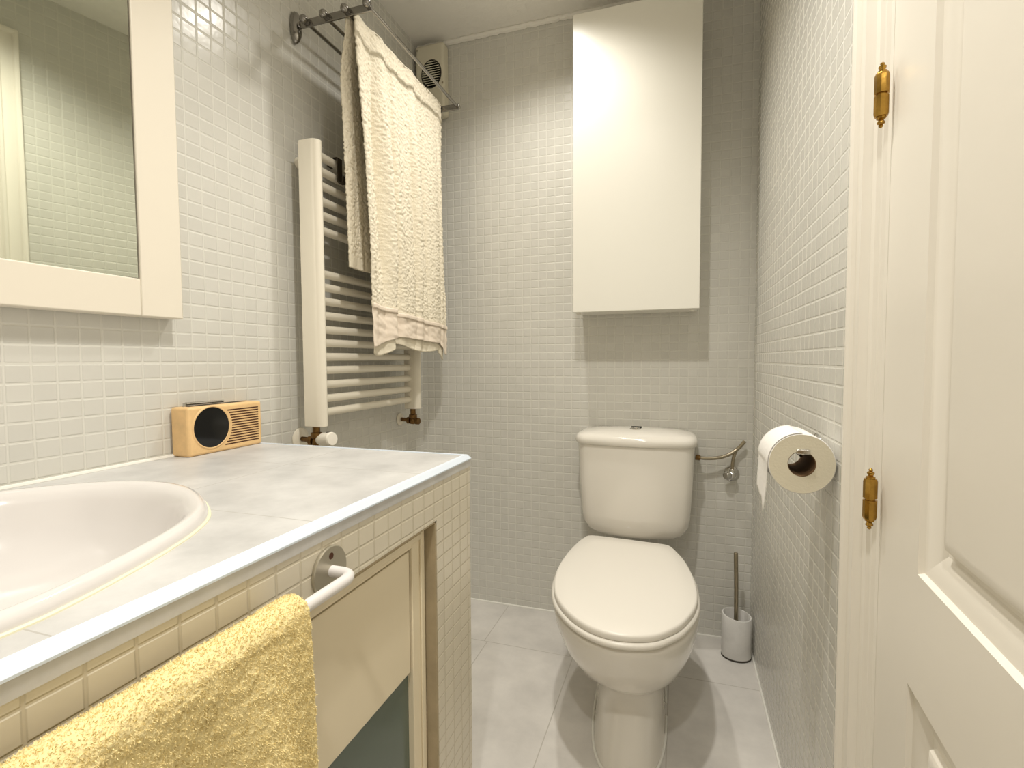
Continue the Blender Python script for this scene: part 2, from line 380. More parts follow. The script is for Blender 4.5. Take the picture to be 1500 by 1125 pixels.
add_box(bm, DX - 0.02, DX, E1 - ST, E1, ZB, OZ1 - 0.006); add_box(bm, DX - 0.02, DX, E0, E0 + ST, ZB, OZ1 - 0.006)
add_box(bm, DX - 0.02, DX, E0 + ST, E1 - ST, OZ1 - 0.006 - 0.032, OZ1 - 0.006); add_box(bm, DX - 0.02, DX, E0 + ST, E1 - ST, ZB, ZB + 0.06)
cd = obj('cupboard_door', bm, M_door_c, van, bevel=0.0015, label='cream painted cupboard door')
bm = B()
add_box(bm, DX - 0.0, DX + 0.004, E1 - 0.022, E1 - 0.010, ZB + 0.01, OZ1 - 0.016); add_box(bm, DX, DX + 0.004, E0 + 0.01, E1 - 0.022, OZ1 - 0.030, OZ1 - 0.018)
obj('moulding', bm, M_door_c, cd, bevel=0.0012)
bm = B(); add_box(bm, DX - 0.016, DX - 0.004, E0 + ST, E1 - ST - 0.004, 0.474, OZ1 - 0.044); obj('upper_panel', bm, M_door_c, cd, bevel=0.0015)
bm = B(); add_box(bm, DX - 0.018, DX - 0.012, E0 + ST, E1 - ST, ZB + 0.06, 0.473); obj('glass_panel', bm, M_glassp, cd, smooth=0, label='dull green glass panel')
bm = B(); add_tube(bm, [(XL + 0.0065, VY0 + 0.01, VZ + 0.001), (XL + 0.0065, VY - 0.02, VZ + 0.001)], 0.005, 8); obj('sealant', bm, M_caulk, van, label='white sealant along the wall')

# basin
sk = thing('washbasin', 'white oval ceramic washbasin set into the grey vanity top', 'basin', (SCX.x, SYC, VZ))
bm = B()
RB = loft(bm, [sring(1.0, VZ + 0.002), sring(1.0, VZ + 0.006), sring(0.992, VZ + 0.012), sring(0.975, VZ + 0.0165), sring(0.955, VZ + 0.0165), sring(0.93, VZ + 0.013), sring(0.905, VZ + 0.006), sring(0.885, VZ - 0.008), sring(0.86, VZ - 0.030), sring(0.81, VZ - 0.062), sring(0.72, VZ - 0.092), sring(0.58, VZ - 0.112), sring(0.40, VZ - 0.123), sring(0.2, VZ - 0.128), sring(0.05, VZ - 0.130)], cap=False); bm.faces.new(RB[-1])
obj('basin', bm, M_sink, sk, smooth=60)
bm = B(); add_lathe(bm, [(0.0005, 0), (0.03, 0), (0.032, 0.002), (0.028, 0.004), (0.02, 0.003), (0.0005, 0.003)], (SCX.x, SYC, VZ - 0.1295), (0, 0, 1)); obj('drain', bm, M_chrome, sk)
bm = B()
so = sring(1.004, VZ)
loft(bm, [[Vector((p.x, p.y, VZ)) + (p - SCX).normalized() * (0.0025 * math.cos(a)) + Vector((0, 0, 0.003 * math.sin(a))) for p in [q - Vector((0, 0, q.z)) for q in so]] for a in [PI * k / 4 - 0.2 for k in range(6)]], cap=False)
obj('sealant_bead', bm, M_bead, sk, label='yellowed sealant bead')

# towel rail on vanity front
RX, RZ = -0.413, 0.782
rl = thing('towel_rail', 'white bent towel rail on round metal plate, fixed to the vanity front', 'towel rail', (VX, 0.3, RZ))
for yy in (0.569, 0.05):
    bm = B(); add_lathe(bm, [(0.0005, 0.0), (0.0345, 0.0), (0.0345, 0.003), (0.033, 0.0045), (0.0005, 0.0055)], (VX + 0.0006, yy, RZ), (1, 0, 0), 40)
    pl = obj('wall_plate', bm, M_disc, rl, label='round metal wall plate with two screw holes')
    for dz in (0.021, -0.021):
        bm = B(); add_lathe(bm, [(0.0005, 0), (0.0048, 0), (0.0048, 0.0012), (0.0005, 0.0012)], (VX + 0.0044, yy, RZ + dz), (1, 0, 0), 16); obj('screw_hole', bm, M_slot, pl)
bm = B()
arc1 = bez((VX + 0.022, 0.569, RZ), (RX, 0.569, RZ), (RX, 0.545, RZ), 8); arc2 = bez((RX, 0.074, RZ), (RX, 0.05, RZ), (VX + 0.022, 0.05, RZ), 8)
add_tube(bm, [(VX + 0.004, 0.569, RZ)] + arc1 + arc2 + [(VX + 0.004, 0.05, RZ)], 0.0078, 16)
obj('rail', bm, M_rail, rl, smooth=60)

# yellow hand towel over the rail
def terry(p, n, amp, sc): return p + n * (amp * (noise.noise(p * sc) + 0.6 * noise.noise(p * sc * 2.3)))
bm = B()
NU, NV = 300, 360
def yel(uu, vv):
    # uu along the rail (0 far edge .. 1 near), vv from back hem over the rail to front hem
    y = 0.457 - uu * 0.37
    Rr = 0.022
    Lb, Lf, La = 0.20, 0.36, PI * Rr
    s = vv * (Lb + La + Lf)
    fold = 0.011 * math.sin(uu * 10.0) - 0.006 * math.sin(uu * 23)
    if s < Lb: x, z, hang = -Rr, -(Lb - s), (Lb - s) / 0.3; n = Vector((-1, 0, 0)); k = 0
    elif s < Lb + La:
        a = (s - Lb) / Rr; x, z, hang = -Rr * math.cos(a), Rr * math.sin(a), 0; n = Vector((-math.cos(a), 0, math.sin(a))); k = 0.1
    else:
        q = s - Lb - La; hang = q / Lf; x, z = Rr + 0.004 * (1 - math.exp(-q * 14)), -q; n = Vector((1, 0, 0.1)); k = min(1, q * 7)
    x += fold * k * 1.0
    y += -0.004 * hang if uu > 0.5 else 0
    y += 0.004 * hang * max(0, 1 - uu * 3)
    return Vector((RX + x, y, RZ + z + 0.002)), n
rows = []
for j in range(NV + 1):
    row = []
    for i in range(NU + 1):
        p, n = yel(i / NU, j / NV)
        row.append(terry(p, n, 0.0013, 330) + n * (0.0016 * noise.noise(p * 90)))
    rows.append(row)
loft(bm, rows, cap=False, closed=False)
for k in range(62000):                     # short pile of the terry
    uu, vv = rnd.random(), 0.27 + 0.73 * rnd.random()
    p, n = yel(uu, vv)
    p = terry(p, n, 0.0013, 330) + n * (0.0016 * noise.noise(p * 90))
    d = (n.normalized() + Vector((rnd.uniform(-1, 1), rnd.uniform(-1, 1), rnd.uniform(-1.1, 0.5))) * 0.75).normalized()
    sd = d.cross(Vector((rnd.uniform(-1, 1), rnd.uniform(-1, 1), rnd.uniform(-1, 1)))).normalized() * 0.00055
    L_ = rnd.uniform(0.0014, 0.0032)
    bm.faces.new([bm.verts.new(p - sd), bm.verts.new(p + sd), bm.verts.new(p + d * L_)])
ht = obj('hand_towel', bm, M_yellow, smooth=180)
tag(ht, 'yellow terry hand towel draped over the white rail', 'towel')

# ------------------------------------------------------------------ radio
rad = thing('radio', 'small bamboo radio with round black dial on the counter', 'radio', (-1.072, 0.95, VZ))
ry0, ry1, rx0, rx1, rz0, rz1 = 0.846, 1.058, -1.099, -1.046, VZ, VZ + 0.113
bm = B(); add_box(bm, rx0, rx1, ry0, ry1, rz0, rz1); obj('case', bm, M_wood, rad, bevel=0.006, seg=3)
dcy, dcz, drr = 0.907, VZ + 0.062, 0.0475
bm = B(); add_lathe(bm, [(0.0005, -0.001), (drr, -0.001), (drr, 0.0006), (0.0005, 0.0008)], (rx1, dcy, dcz), (1, 0, 0), 56); obj('dial', bm, M_black, rad, label='round black dial')
bm = B(); add_lathe(bm, [(drr, 0.0), (drr, 0.001), (drr + 0.0015, 0.002), (drr + 0.003, 0.0015), (drr + 0.0045, 0.0)], (rx1, dcy, dcz), (1, 0, 0), 56); obj('dial_rim', bm, M_wood, rad, smooth=60)
for k in range(14):
    zc = rz0 + 0.015 + k * 0.0064
    dz = zc - dcz
    y0 = dcy + math.sqrt(max(0, (drr + 0.010) ** 2 - dz * dz))
    if abs(dz) > 0.036: y0 = max(y0 - 0.0, dcy + 0.036)
    bm = B(); add_box(bm, rx1 - 0.001, rx1 + 0.0005, y0, ry1 - 0.012, zc - 0.0014, zc + 0.0014); obj('grille_slot', bm, M_slot, rad, smooth=0)
bm = B(); add_box(bm, rx0 + 0.010, rx1 - 0.022, ry0 + 0.022, ry1 - 0.03, rz1 - 0.001, rz1 + 0.0006); obj('antenna_groove', bm, M_grey, rad, smooth=0)
bm = B(); add_tube(bm, [(-1.078, ry0 + 0.022, rz1 + 0.0065), (-1.078, ry0 + 0.09, rz1 + 0.006), (-1.078, ry0 + 0.12, rz1 + 0.0055)], [0.0036, 0.0032, 0.0028], 12); add_cyl(bm, (-1.078, ry0 + 0.019, rz1), (-1.078, ry0 + 0.019, rz1 + 0.009), 0.0038); add_ball(bm, (-1.078, ry0 + 0.122, rz1 + 0.0055), 0.0032, 10)
obj('antenna', bm, M_chrome, rad, label='folded chrome antenna')

# ------------------------------------------------------------------ mirror
mr = thing('mirror', 'wall mirror in a wide cream-white frame above the counter', 'mirror', (XL, 0.45, 1.164))
MY1, MY0, MZ0, MZ1, MF = 0.857, 0.385, 1.165, 2.10, XL + 0.042
FW, FB = 0.093, 0.077
bm = B()
add_box(bm, XL + 0.001, MF, MY1 - FW, MY1, MZ0, MZ1); add_box(bm, XL + 0.001, MF, MY0, MY0 + FW, MZ0, MZ1)
add_box(bm, XL + 0.001, MF, MY0 + FW, MY1 - FW, MZ0, MZ0 + FB); add_box(bm, XL + 0.001, MF, MY0 + FW, MY1 - FW, MZ1 - FB, MZ1)
obj('frame', bm, M_mirror_frame, mr, bevel=0.0025)
bm = B()
t = math.radians(7.4); up = 0.0
gy1, gy0, gz0, gz1 = MY1 - FW - 0.0035, MY0 + FW + 0.002, MZ0 + FB + 0.001, MZ1 - FB - 0.001
def gx(y, z): return MF - 0.002 - (gy1 - y) * math.tan(t) - (z - gz0) * math.tan(up) * 0.5
loft(bm, [[Vector((max(gx(y, z) - th_, XL + 0.001), y, z)) for y, z in ((gy0, gz0), (gy1, gz0), (gy1, gz1), (gy0, gz1))] for th_ in (0.003, 0)])
obj('glass', bm, M_glass, mr, smooth=0, label='silvered mirror glass')

# ------------------------------------------------------------------ towel radiator
ra = thing('towel_radiator', 'cream ladder towel radiator on the left wall', 'radiator', (-1.03, 1.53, 0.876))
BX = -1.033
zt = [1.698, 1.654, 1.611, 1.565, 1.523, 1.477, 1.347, 1.307, 1.265, 1.221, 1.178, 1.137, 1.095, 1.054, 1.010, 0.967, 0.925]
def upright(y0):
    bm = B()
    prof = [(-1.052, 0), (-1.052, 0.036)] + [(-1.012 + 0.024 * math.sin(a), 0.018 + 0.018 * math.cos(a)) for a in [PI * k / 12 for k in range(13)]]
    def ring(z, k=1.0): return [Vector((-1.03 + (x + 1.03) * k, y0 + 0.018 + (y - 0.018) * k, z)) for x, y in prof]
    loft(bm, [ring(0.8745, 0.86), ring(0.8765), ring(1.706), ring(1.7085, 0.86)])
    return obj('upright', bm, M_rad, ra, smooth=50)
upright(1.226); upright(1.802)
for z in zt:
    bm = B(); add_tube(bm, [(BX, 1.240, z - 0.0125), (BX, 1.53, z - 0.0125), (BX, 1.822, z - 0.0125)], 0.0125, 16); obj('bar', bm, M_rad, ra, smooth=60)
for yy, zz in ((1.284, 1.668), (1.80, 1.668)):
    bm = B(); add_cyl(bm, (XL + 0.004, yy, zz), (BX, yy, zz), 0.013); add_lathe(bm, [(0.0005, 0), (0.018, 0), (0.018, 0.012), (0.014, 0.016), (0.0005, 0.016)], (XL + 0.0015, yy, zz), (1, 0, 0)); obj('wall_bracket', bm, M_rad, ra)
for yy, zz, yw, zw in ((1.244, 0.832, 1.262, 0.832), (1.822, 0.838, 1.846, 0.826)):
    bm = B(); add_lathe(bm, [(0.012, 0), (0.034 if yy < 1.5 else 0.026, 0), (0.034 if yy < 1.5 else 0.026, 0.003), (0.026 if yy < 1.5 else 0.020, 0.008), (0.012, 0.009)], (XL + 0.0015, yw, zw), (1, 0, 0), 32); obj('pipe_rosette', bm, M_rad, ra)
    bm = B()
    add_cyl(bm, (XL + 0.004, yw, zw), (-1.028, yy, zw), 0.0078)
    add_lathe(bm, [(0.006, 0), (0.0145, 0.001), (0.0145, 0.013), (0.006, 0.015)], (-1.052, yy, zw), (1, 0, 0), 6)
    add_lathe(bm, [(0.0005, -0.016), (0.0125, -0.013), (0.014, -0.004), (0.012, 0.006), (0.0165, 0.009), (0.0165, 0.024), (0.011, 0.026), (0.011, 0.048)], (-1.026, yy, zw), (0, 0, 1), 12)
    if yy > 1.5: add_lathe(bm, [(0.010, 0), (0.010, 0.012), (0.0135, 0.014), (0.0135, 0.028), (0.009, 0.031), (0.0005, 0.031)], (-1.026, yy, zw - 0.002), (1, -0.1, 0), 12)
    obj('valve', bm, M_bronze, ra, label='tarnished brass valve')
bm = B()
hd = Vector((0.93, -0.22, 0.13)).normalized()
add_lathe(bm, [(0.0005, 0.012), (0.013, 0.012), (0.0195, 0.03), (0.0205, 0.034), (0.0205, 0.068), (0.018, 0.072), (0.0005, 0.073)], Vector((-1.026, 1.244, 0.833)), hd, 20)
th = obj('thermostat_head', bm, M_white, ra, label='white thermostat knob')
bm = B(); q = Vector((-1.026, 1.244, 0.833)) + hd * 0.055
add_box(bm, q.x - 0.004, q.x + 0.006, q.y - 0.006, q.y + 0.004, q.z + 0.0175, q.z + 0.0215); obj('dial_mark', bm, M_grey, th, smooth=0)
# dark over-bar hook
hk = thing('bar_hook', 'dark metal hook hung over the top bar of the radiator', 'hook', (-1.02, 1.36, 1.66))
bm = B()
hy0, hy1 = 1.352, 1.374
path = [(-1.0485, 1.676), (-1.0485, 1.701), (-1.017, 1.701), (-1.014, 1.699), (-1.014, 1.628), (-1.010, 1.622), (-0.996, 1.622), (-0.994, 1.640)]
th_ = 0.0022
loft(bm, [[Vector((x - th_, hy0, z)), Vector((x + th_, hy0, z + th_ * 0.3)), Vector((x + th_, hy1, z + th_ * 0.3)), Vector((x - th_, hy1, z))] for x, z in path])
obj('strap', bm, M_hook, hk, bevel=0.0006)

# ------------------------------------------------------------------ chrome towel rack
RKZ = 2.066
rk = thing('towel_rack', 'chrome four-bar towel rack high on the left wall', 'towel rack', (XL, 1.57, RKZ))
AY0, AY1, XO = 1.279, 1.872, -0.840
for yy in (AY0, AY1):
    bm = B()
    def ell(k, x): return [Vector((x, yy + 0.018 * k * math.cos(a), RKZ - 0.004 + 0.047 * k * math.sin(a))) for a in [2 * PI * i / 28 for i in range(28)]]
    loft(bm, [ell(1, XL + 0.0015), ell(1, XL + 0.008), ell(0.93, XL + 0.014), ell(0.75, XL + 0.020), ell(0.4, XL + 0.024)])
    add_lathe(bm, [(0.011, 0.008), (0.011, 0.020), (0.008, 0.026)], (XL, yy, RKZ), (1, 0, 0), 16)
    obj('wall_mount', bm, M_rack, rk, smooth=50)
    bm = B(); add_box(bm, XL + 0.012, XO + 0.008, yy - 0.003, yy + 0.003, RKZ - 0.011, RKZ + 0.011); obj('arm', bm, M_rack, rk, bevel=0.001)
BARX = [-1.055, -0.985, -0.913, -0.840]
for x in BARX:
    bm = B(); add_cyl(bm, (x, AY0 - 0.006, RKZ + 0.002), (x, AY1 + 0.006, RKZ + 0.002), 0.0055)
    b = obj('bar', bm, M_rack, rk, smooth=60)
    for yy, s in ((AY0, -1), (AY1, 1)):
        bm = B(); add_ball(bm, (x, yy + s * 0.014, RKZ + 0.005), 0.0120 if s < 0 else 0.0085, 12); add_lathe(bm, [(0.0085, 0), (0.0085, 0.007), (0.005, 0.008)], (x, yy, RKZ + 0.003), (0, s, 0), 14)
        obj('finial', bm, M_rack, b, smooth=60)

# ------------------------------------------------------------------ cream bath towel over the third bar
TX = BARX[2]; TZ = RKZ + 0.002
ZTOP = TZ + 0.009
def smooth01(t): t = max(0, min(1, t)); return t * t * (3 - 2 * t)
def fold(y, hang):
    a = 0.0036 + 0.0135 * smooth01(hang * 2.4)
    q = (y - 1.29) / 0.57
    v = math.sin(q * 36 + 0.6) * 0.6 + math.sin(q * 21 + 2.2 + hang * 1.2) * 0.6 + math.sin(q * 55 + 1.0) * 0.2
    v += 1.5 * (abs(math.sin(q * 17 + 0.5)) ** 0.7 - 0.62)
    return a * v * (1 - 0.55 * smooth01((hang - 0.70) / 0.2))
def front_pt(uu, z, off=0.0):
    hang = (ZTOP - z) / 0.95
    n0 = 1.292 + 0.050 * smooth01(hang * 1.0) ; f0 = 1.860 + 0.018 * hang - 0.012 * max(0, hang - 0.8) * 5
    y = n0 + (f0 - n0) * uu
    x = TX + 0.0115 + fold(1.29 + 0.57 * uu, hang) + off + 0.012 * hang
    # deep crease in the lower half of the cloth
    x -= 0.016 * smooth01((hang - 0.55) / 0.4) * math.exp(-((uu - 0.30) / 0.035) ** 2)
    return Vector((x, y, z))
def lace_z(uu): return 1.232 - 0.036 * uu + (0.004 if uu < 0.28 else 0)
def hem_z(uu):
    if uu < 0.30: return 1.118 + 0.030 * smooth01(uu / 0.30) - 0.006 * (1 - uu / 0.3)
    q = (uu - 0.30) / 0.70
    return 1.150 - 0.018 * q - 0.040 * smooth01((q - 0.80) / 0.20)
bt = thing('bath_towel', 'cream bath towel with satin hem hanging from the chrome rack', 'towel', (TX, 1.57, 1.12))
bm = B(); NU, NV = 200, 600
rows = []
Lb, La = ZTOP - 1.352, PI * 0.0115
for j in range(NV + 1):
    v = j / NV; row = []
    for i in range(NU + 1):
        uu = i / NU
        Lf = ZTOP - lace_z(uu)
        s = v * (Lb + La + Lf)
        if s < Lb:
            z = 1.352 + s; hang = (ZTOP - z) / 0.95
            n0 = 1.286 + 0.028 * hang; f0 = 1.858
            y = n0 + (f0 - n0) * uu
            p = Vector((TX - 0.0115 + fold(y + 0.3, hang) * 0.3 - 0.027 * smooth01(hang * 5), y, z)); n = Vector((-1, 0, 0)); amp = 0.0030 if z > 1.385 else 0.0006
        elif s < Lb + La:
            a = (s - Lb) / 0.0115
            p = Vector((TX - 0.0115 * math.cos(a) + fold(1.29 + 0.57 * uu, 0) * (0.5 - 0.5 * math.cos(a)), 1.290 + 0.57 * uu, ZTOP + 0.0115 * math.sin(a) - 0.003)); n = Vector((-math.cos(a), 0, math.sin(a))); amp = 0.002
        else:
            z = ZTOP - (s - Lb - La); p = front_pt(uu, z); n = Vector((1, 0, 0)); amp = 0.0032 * min(1, max(0.1, (z - lace_z(uu) - 0.004) / 0.02))
        row.append(terry(p, n, amp * 1.15, 135))
    rows.append(row)
loft(bm, rows, cap=False, closed=False)
tw = obj('terry_cloth', bm, M_towel, bt, smooth=180)
md = tw.modifiers.new('thick', 'SOLIDIFY'); md.thickness = 0.005; md.offset = -1
def strip(name, z0f, z1f, m, n, off=0.0, amp=0.0, thick=0.003, label=None, par=bt, inset=0.0):
    bm = B(); rows = []
    for j in range(n + 1):
        row = []
        for i in range(161):
            uu = i / 160; z = z0f(uu) + (z1f(uu) - z0f(uu)) * j / n
            p = front_pt(inset + (1 - 2 * inset) * uu, z, off)
            if amp: p.x += amp * (noise.noise((uu * 9, z * 30, 3)) + 0.7 * noise.noise((uu * 26 + z * 30, z * 60, 9)))
            row.append(p)
        rows.append(row)
    loft(bm, rows, cap=False, closed=False)
    o = obj(name, bm, m, par, smooth=180, label=label)
    md = o.modifiers.new('thick', 'SOLIDIFY'); md.thickness = thick; md.offset = -1
    return o
strip('satin_hem', lace_z, hem_z, M_satin, 26, -0.001, 0.004, 0.002, 'ivory satin hem')
lc = strip('lace_trim', lambda q: lace_z(q) + 0.010, lambda q: lace_z(q) - 0.004, M_satin, 3, 0.0015, 0, 0.003, 'narrow lace trim with a row of eyelets')
for k in range(96):
    uu = (k + 0.5) / 96
    if k in (0, 40): bm = B()
    p = front_pt(uu, lace_z(uu) + 0.003, 0.0017)
    add_box(bm, p.x - 0.0005, p.x + 0.0006, p.y - 0.0012, p.y + 0.0012, p.z - 0.0018, p.z + 0.0018)
    if k in (39, 95): obj('eyelet_row', bm, M_grey, lc, smooth=0)['kind'] = 'stuff'
# inner fold of the doubled cloth, showing below the hem
strip('inner_fold', lambda q: lace_z(q) - 0.01, lambda q: hem_z(q) - 0.020 - 0.018 * math.sin(PI * min(1, q / 0.3)) * (q < 0.3) - 0.020 * math.sin(PI * min(1, max(0, (q - 0.3) / 0.62))), M_towel, 26, -0.012, 0.002, 0.004, inset=0.025)

# ------------------------------------------------------------------ extractor fan
fn = thing('extractor_fan', 'small boxy off-white extractor fan in the back ceiling corner', 'extractor fan', (-1.022, 2.025, 2.12))
FX0, FX1, FY, FZ0, FZ1 = -1.092, -0.956, 1.998, 2.115, 2.416
bm = B(); add_box(bm, FX0, FX1, FY, D, FZ0, FZ1); obj('housing', bm, M_fan, fn, bevel=0.012, seg=3)
gc = Vector((-1.014, FY, 2.288)); GR = 0.043
bm = B(); add_lathe(bm, [(0.0005, -0.0005), (GR, -0.0005), (GR + 0.003, 0.0015), (GR + 0.005, 0)], gc, (0, -1, 0), 40)
for v in bm.verts: v.co.z = gc.z + (v.co.z - gc.z) * 1.25
gr = obj('vent_opening', bm, M_grey, fn, label='dark round vent opening')
for k in range(11):
    zz = -0.048 + k * 0.0096
    hw = GR * math.sqrt(max(0.02, 1 - (zz / (GR * 1.25)) ** 2)) * 0.98
    bm = B(); loft(bm, [[Vector((gc.x + s * hw, FY - 0.0005, gc.z + zz + 0.0005)), Vector((gc.x + s * hw, FY - 0.004, gc.z + zz - 0.002)), Vector((gc.x + s * hw, FY - 0.004, gc.z + zz + 0.0012)), Vector((gc.x + s * hw, FY - 0.0005, gc.z + zz + 0.0040))] for s in (-1, 1)])
    obj('slat', bm, M_fan, gr, smooth=0)
for x, z in ((FX0 + 0.012, FZ1 - 0.02), (FX1 - 0.006, FZ0 + 0.13)):
    bm = B(); add_lathe(bm, [(0.0005, 0), (0.004, 0), (0.003, 0.002), (0.0005, 0.002)], (x, FY, z), (0, -1, 0), 12); obj('screw', bm, M_nickel, fn)

# ------------------------------------------------------------------ wall cabinet
cb = thing('wall_cabinet', 'tall white wall cabinet above the toilet', 'cabinet', (-0.155, D, 1.245))
CX0, CX1, CF, CZ0, CZ1 = -0.378, 0.066, 1.872, 1.245, 2.318
bm = B(); add_box(bm, CX0 + 0.004, CX1 - 0.004, CF + 0.020, D - 0.001, CZ0 + 0.004, CZ1 - 0.004); obj('body', bm, M_cab, cb, bevel=0.0015)
bm = B(); add_box(bm, CX0, CX1, CF, CF + 0.018, CZ0, CZ1); obj('door', bm, M_cab, cb, bevel=0.002)
for x in (CX0 + 0.016, CX1 - 0.024):
    bm = B(); add_box(bm, x - 0.007, x + 0.007, CF + 0.021, CF + 0.045, CZ0 - 0.006, CZ0 + 0.0045); obj('foot_pad', bm, M_cab, cb, bevel=0.002)

# ------------------------------------------------------------------ toilet
tl = thing('toilet', 'ivory close-coupled toilet with its lid down', 'toilet', (-0.14, 1.60, 0))
LID = [(-0.294, 1.793), (-0.316, 1.758), (-0.329, 1.701), (-0.342, 1.60), (-0.3455, 1.50), (-0.341, 1.43), (-0.331, 1.373), (-0.316, 1.32), (-0.298, 1.28), (-0.273, 1.24), (-0.243, 1.205), (-0.207, 1.176), (-0.171, 1.159), (-0.137, 1.1525), (-0.105, 1.155), (-0.071, 1.1645), (-0.041, 1.181), (-0.013, 1.211), (0.012, 1.248), (0.032, 1.296), (0.046, 1.344), (0.0535, 1.40), (0.053, 1.47), (0.0425, 1.56), (0.024, 1.65), (0.000, 1.72), (-0.014, 1.753), (-0.034, 1.777), (-0.10, 1.784), (-0.20, 1.792)]
lid_o = spline([(x, y, 0) for x, y in LID], 4)
LC = Vector((-0.145, 1.46, 0))
def lring(k, z, dx=0, dy=0, off=0.0):
    out = []
    for p in lid_o:
        d = (p - LC); q = LC + d * k + d.normalized() * off; out.append(Vector((q.x + dx, q.y + dy, z)))
    return out
bm = B(); loft(bm, [lring(1, 0.4225, off=-0.006), lring(1, 0.4225, off=-0.001), lring(1, 0.426), lring(1, 0.433), lring(1, 0.4375, off=-0.002), lring(1, 0.4395, off=-0.006), lring(0.80, 0.4415), lring(0.5, 0.443), lring(0.2, 0.4437)])
obj('lid', bm, M_seat, tl, smooth=60)
bm = B(); loft(bm, [lring(1, 0.4035, off=0.000), lring(1, 0.408, off=0.006), lring(1, 0.416, off=0.006), lring(1, 0.4205, off=0.001), lring(0.62, 0.4205), lring(0.6, 0.416), lring(0.6, 0.405), lring(0.62, 0.4035)], loop=True)
obj('seat', bm, M_seat, tl, smooth=60)
for x in (-0.235, -0.085):
    bm = B(); add_cyl(bm, (x, 1.806, 0.402), (x, 1.806, 0.418), 0.012); add_cyl(bm, (x - 0.02, 1.800, 0.417), (x + 0.02, 1.800, 0.417), 0.008)
    obj('hinge', bm, M_seat, tl)
def egg(cx, y0, y1, hw, z, n=72, pw=2.25, sk=0.0, wid=0.55):
    # closed outline: y0 front, y1 back, widest at fraction wid from the front
    ym = y0 + (y1 - y0) * wid; out = []
    for k in range(n):
        a = 2 * PI * k / n; c, s = math.cos(a), math.sin(a)
        ex = math.copysign(abs(c) ** (2 / pw), c); ey = math.copysign(abs(s) ** (2 / pw), s)
        y = ym + ey * ((y1 - ym) if s > 0 else (ym - y0))
        out.append(Vector((cx + hw * ex + sk * (y - ym), y, z)))
    return out
bm = B()
sec = [(-0.134, 1.262, 1.93, 0.104, 0.0, 2.8), (-0.134, 1.268, 1.93, 0.101, 0.012, 2.8), (-0.134, 1.300, 1.92, 0.098, 0.06, 2.7), (-0.132, 1.325, 1.91, 0.098, 0.12, 2.6), (-0.130, 1.338, 1.90, 0.101, 0.165, 2.5), (-0.132, 1.328, 1.90, 0.116, 0.185, 2.4), (-0.136, 1.290, 1.90, 0.148, 0.212, 2.3), (-0.141, 1.245, 1.90, 0.175, 0.245, 2.25), (-0.144, 1.208, 1.90, 0.194, 0.290, 2.2), (-0.145, 1.178, 1.895, 0.204, 0.340, 2.2), (-0.145, 1.160, 1.89, 0.208, 0.380, 2.2), (-0.144, 1.156, 1.885, 0.206, 0.396, 2.2), (-0.144, 1.164, 1.88, 0.199, 0.4025, 2.2)]
cs = [Vector(s) for s in []]
rings = [egg(c, a, b, h, z, pw=p, sk=-0.04, wid=0.5) for c, a, b, h, z, p in sec]
loft(bm, rings)
obj('bowl', bm, M_ceramic, tl, smooth=70)
bm = B()
add_tube(bm, [p + Vector((0, 0, 0.002)) for p in egg(-0.134, 1.258, 1.93, 0.106, 0.0, pw=2.8, sk=-0.04, wid=0.5)] , 0.004, 8)
obj('sealant', bm, M_caulk, tl, label='white sealant around the foot')
CCX = -0.153
def dsh(hw, yb, yf, z, bow=0.035, rc=0.03, n=26):
    """cistern outline: flat back, bowed front, rounded corners"""
    pts = []
    for k in range(n + 1):
        t = -1 + 2 * k / n; y = yf + bow * (abs(t) ** 2.2)
        e = max(0, (abs(t) - 0.86) / 0.14)
        pts.append(Vector((CCX + hw * t - math.copysign(hw * 0.012 * e, t), y + 0.028 * e * e, z)))
    pts += [Vector((CCX + hw, yb - 0.03, z)), Vector((CCX + hw - 0.006, yb - 0.006, z)), Vector((CCX + hw - 0.02, yb, z)), Vector((CCX - hw + 0.02, yb, z)), Vector((CCX - hw + 0.006, yb - 0.006, z)), Vector((CCX - hw, yb - 0.03, z))]
    return pts
YB = D - 0.006
bm = B(); loft(bm, [dsh(0.135, YB - 0.01, 1.905, 0.4045), dsh(0.158, YB, 1.885, 0.412), dsh(0.180, YB, 1.868, 0.430), dsh(0.193, YB, 1.858, 0.455), dsh(0.199, YB, 1.853, 0.49), dsh(0.206, YB, 1.846, 0.60), dsh(0.212, YB, 1.842, 0.755)])
obj('cistern', bm, M_ceramic, tl, smooth=60)
bm = B(); loft(bm, [dsh(0.213, YB, 1.838, 0.756), dsh(0.218, YB, 1.834, 0.759), dsh(0.221, YB, 1.831, 0.770), dsh(0.219, YB, 1.833, 0.782), dsh(0.212, YB, 1.840, 0.7905), dsh(0.195, YB, 1.855, 0.797), dsh(0.15, YB - 0.005, 1.885, 0.804), dsh(0.08, YB - 0.03, 1.925, 0.808), dsh(0.02, YB - 0.06, 1.955, 0.809)])
obj('cistern_lid', bm, M_ceramic, tl, smooth=60)
bm = B(); add_lathe(bm, [(0.0005, 0), (0.021, 0), (0.021, 0.002), (0.018, 0.0045), (0.012, 0.0045), (0.011, 0.003), (0.0005, 0.003)], (CCX, 1.945, 0.8075), (0, 0, 1))
add_box(bm, CCX - 0.0012, CCX + 0.0012, 1.928, 1.962, 0.8105, 0.8135)
obj('flush_button', bm, M_chrome, tl, label='chrome flush button')

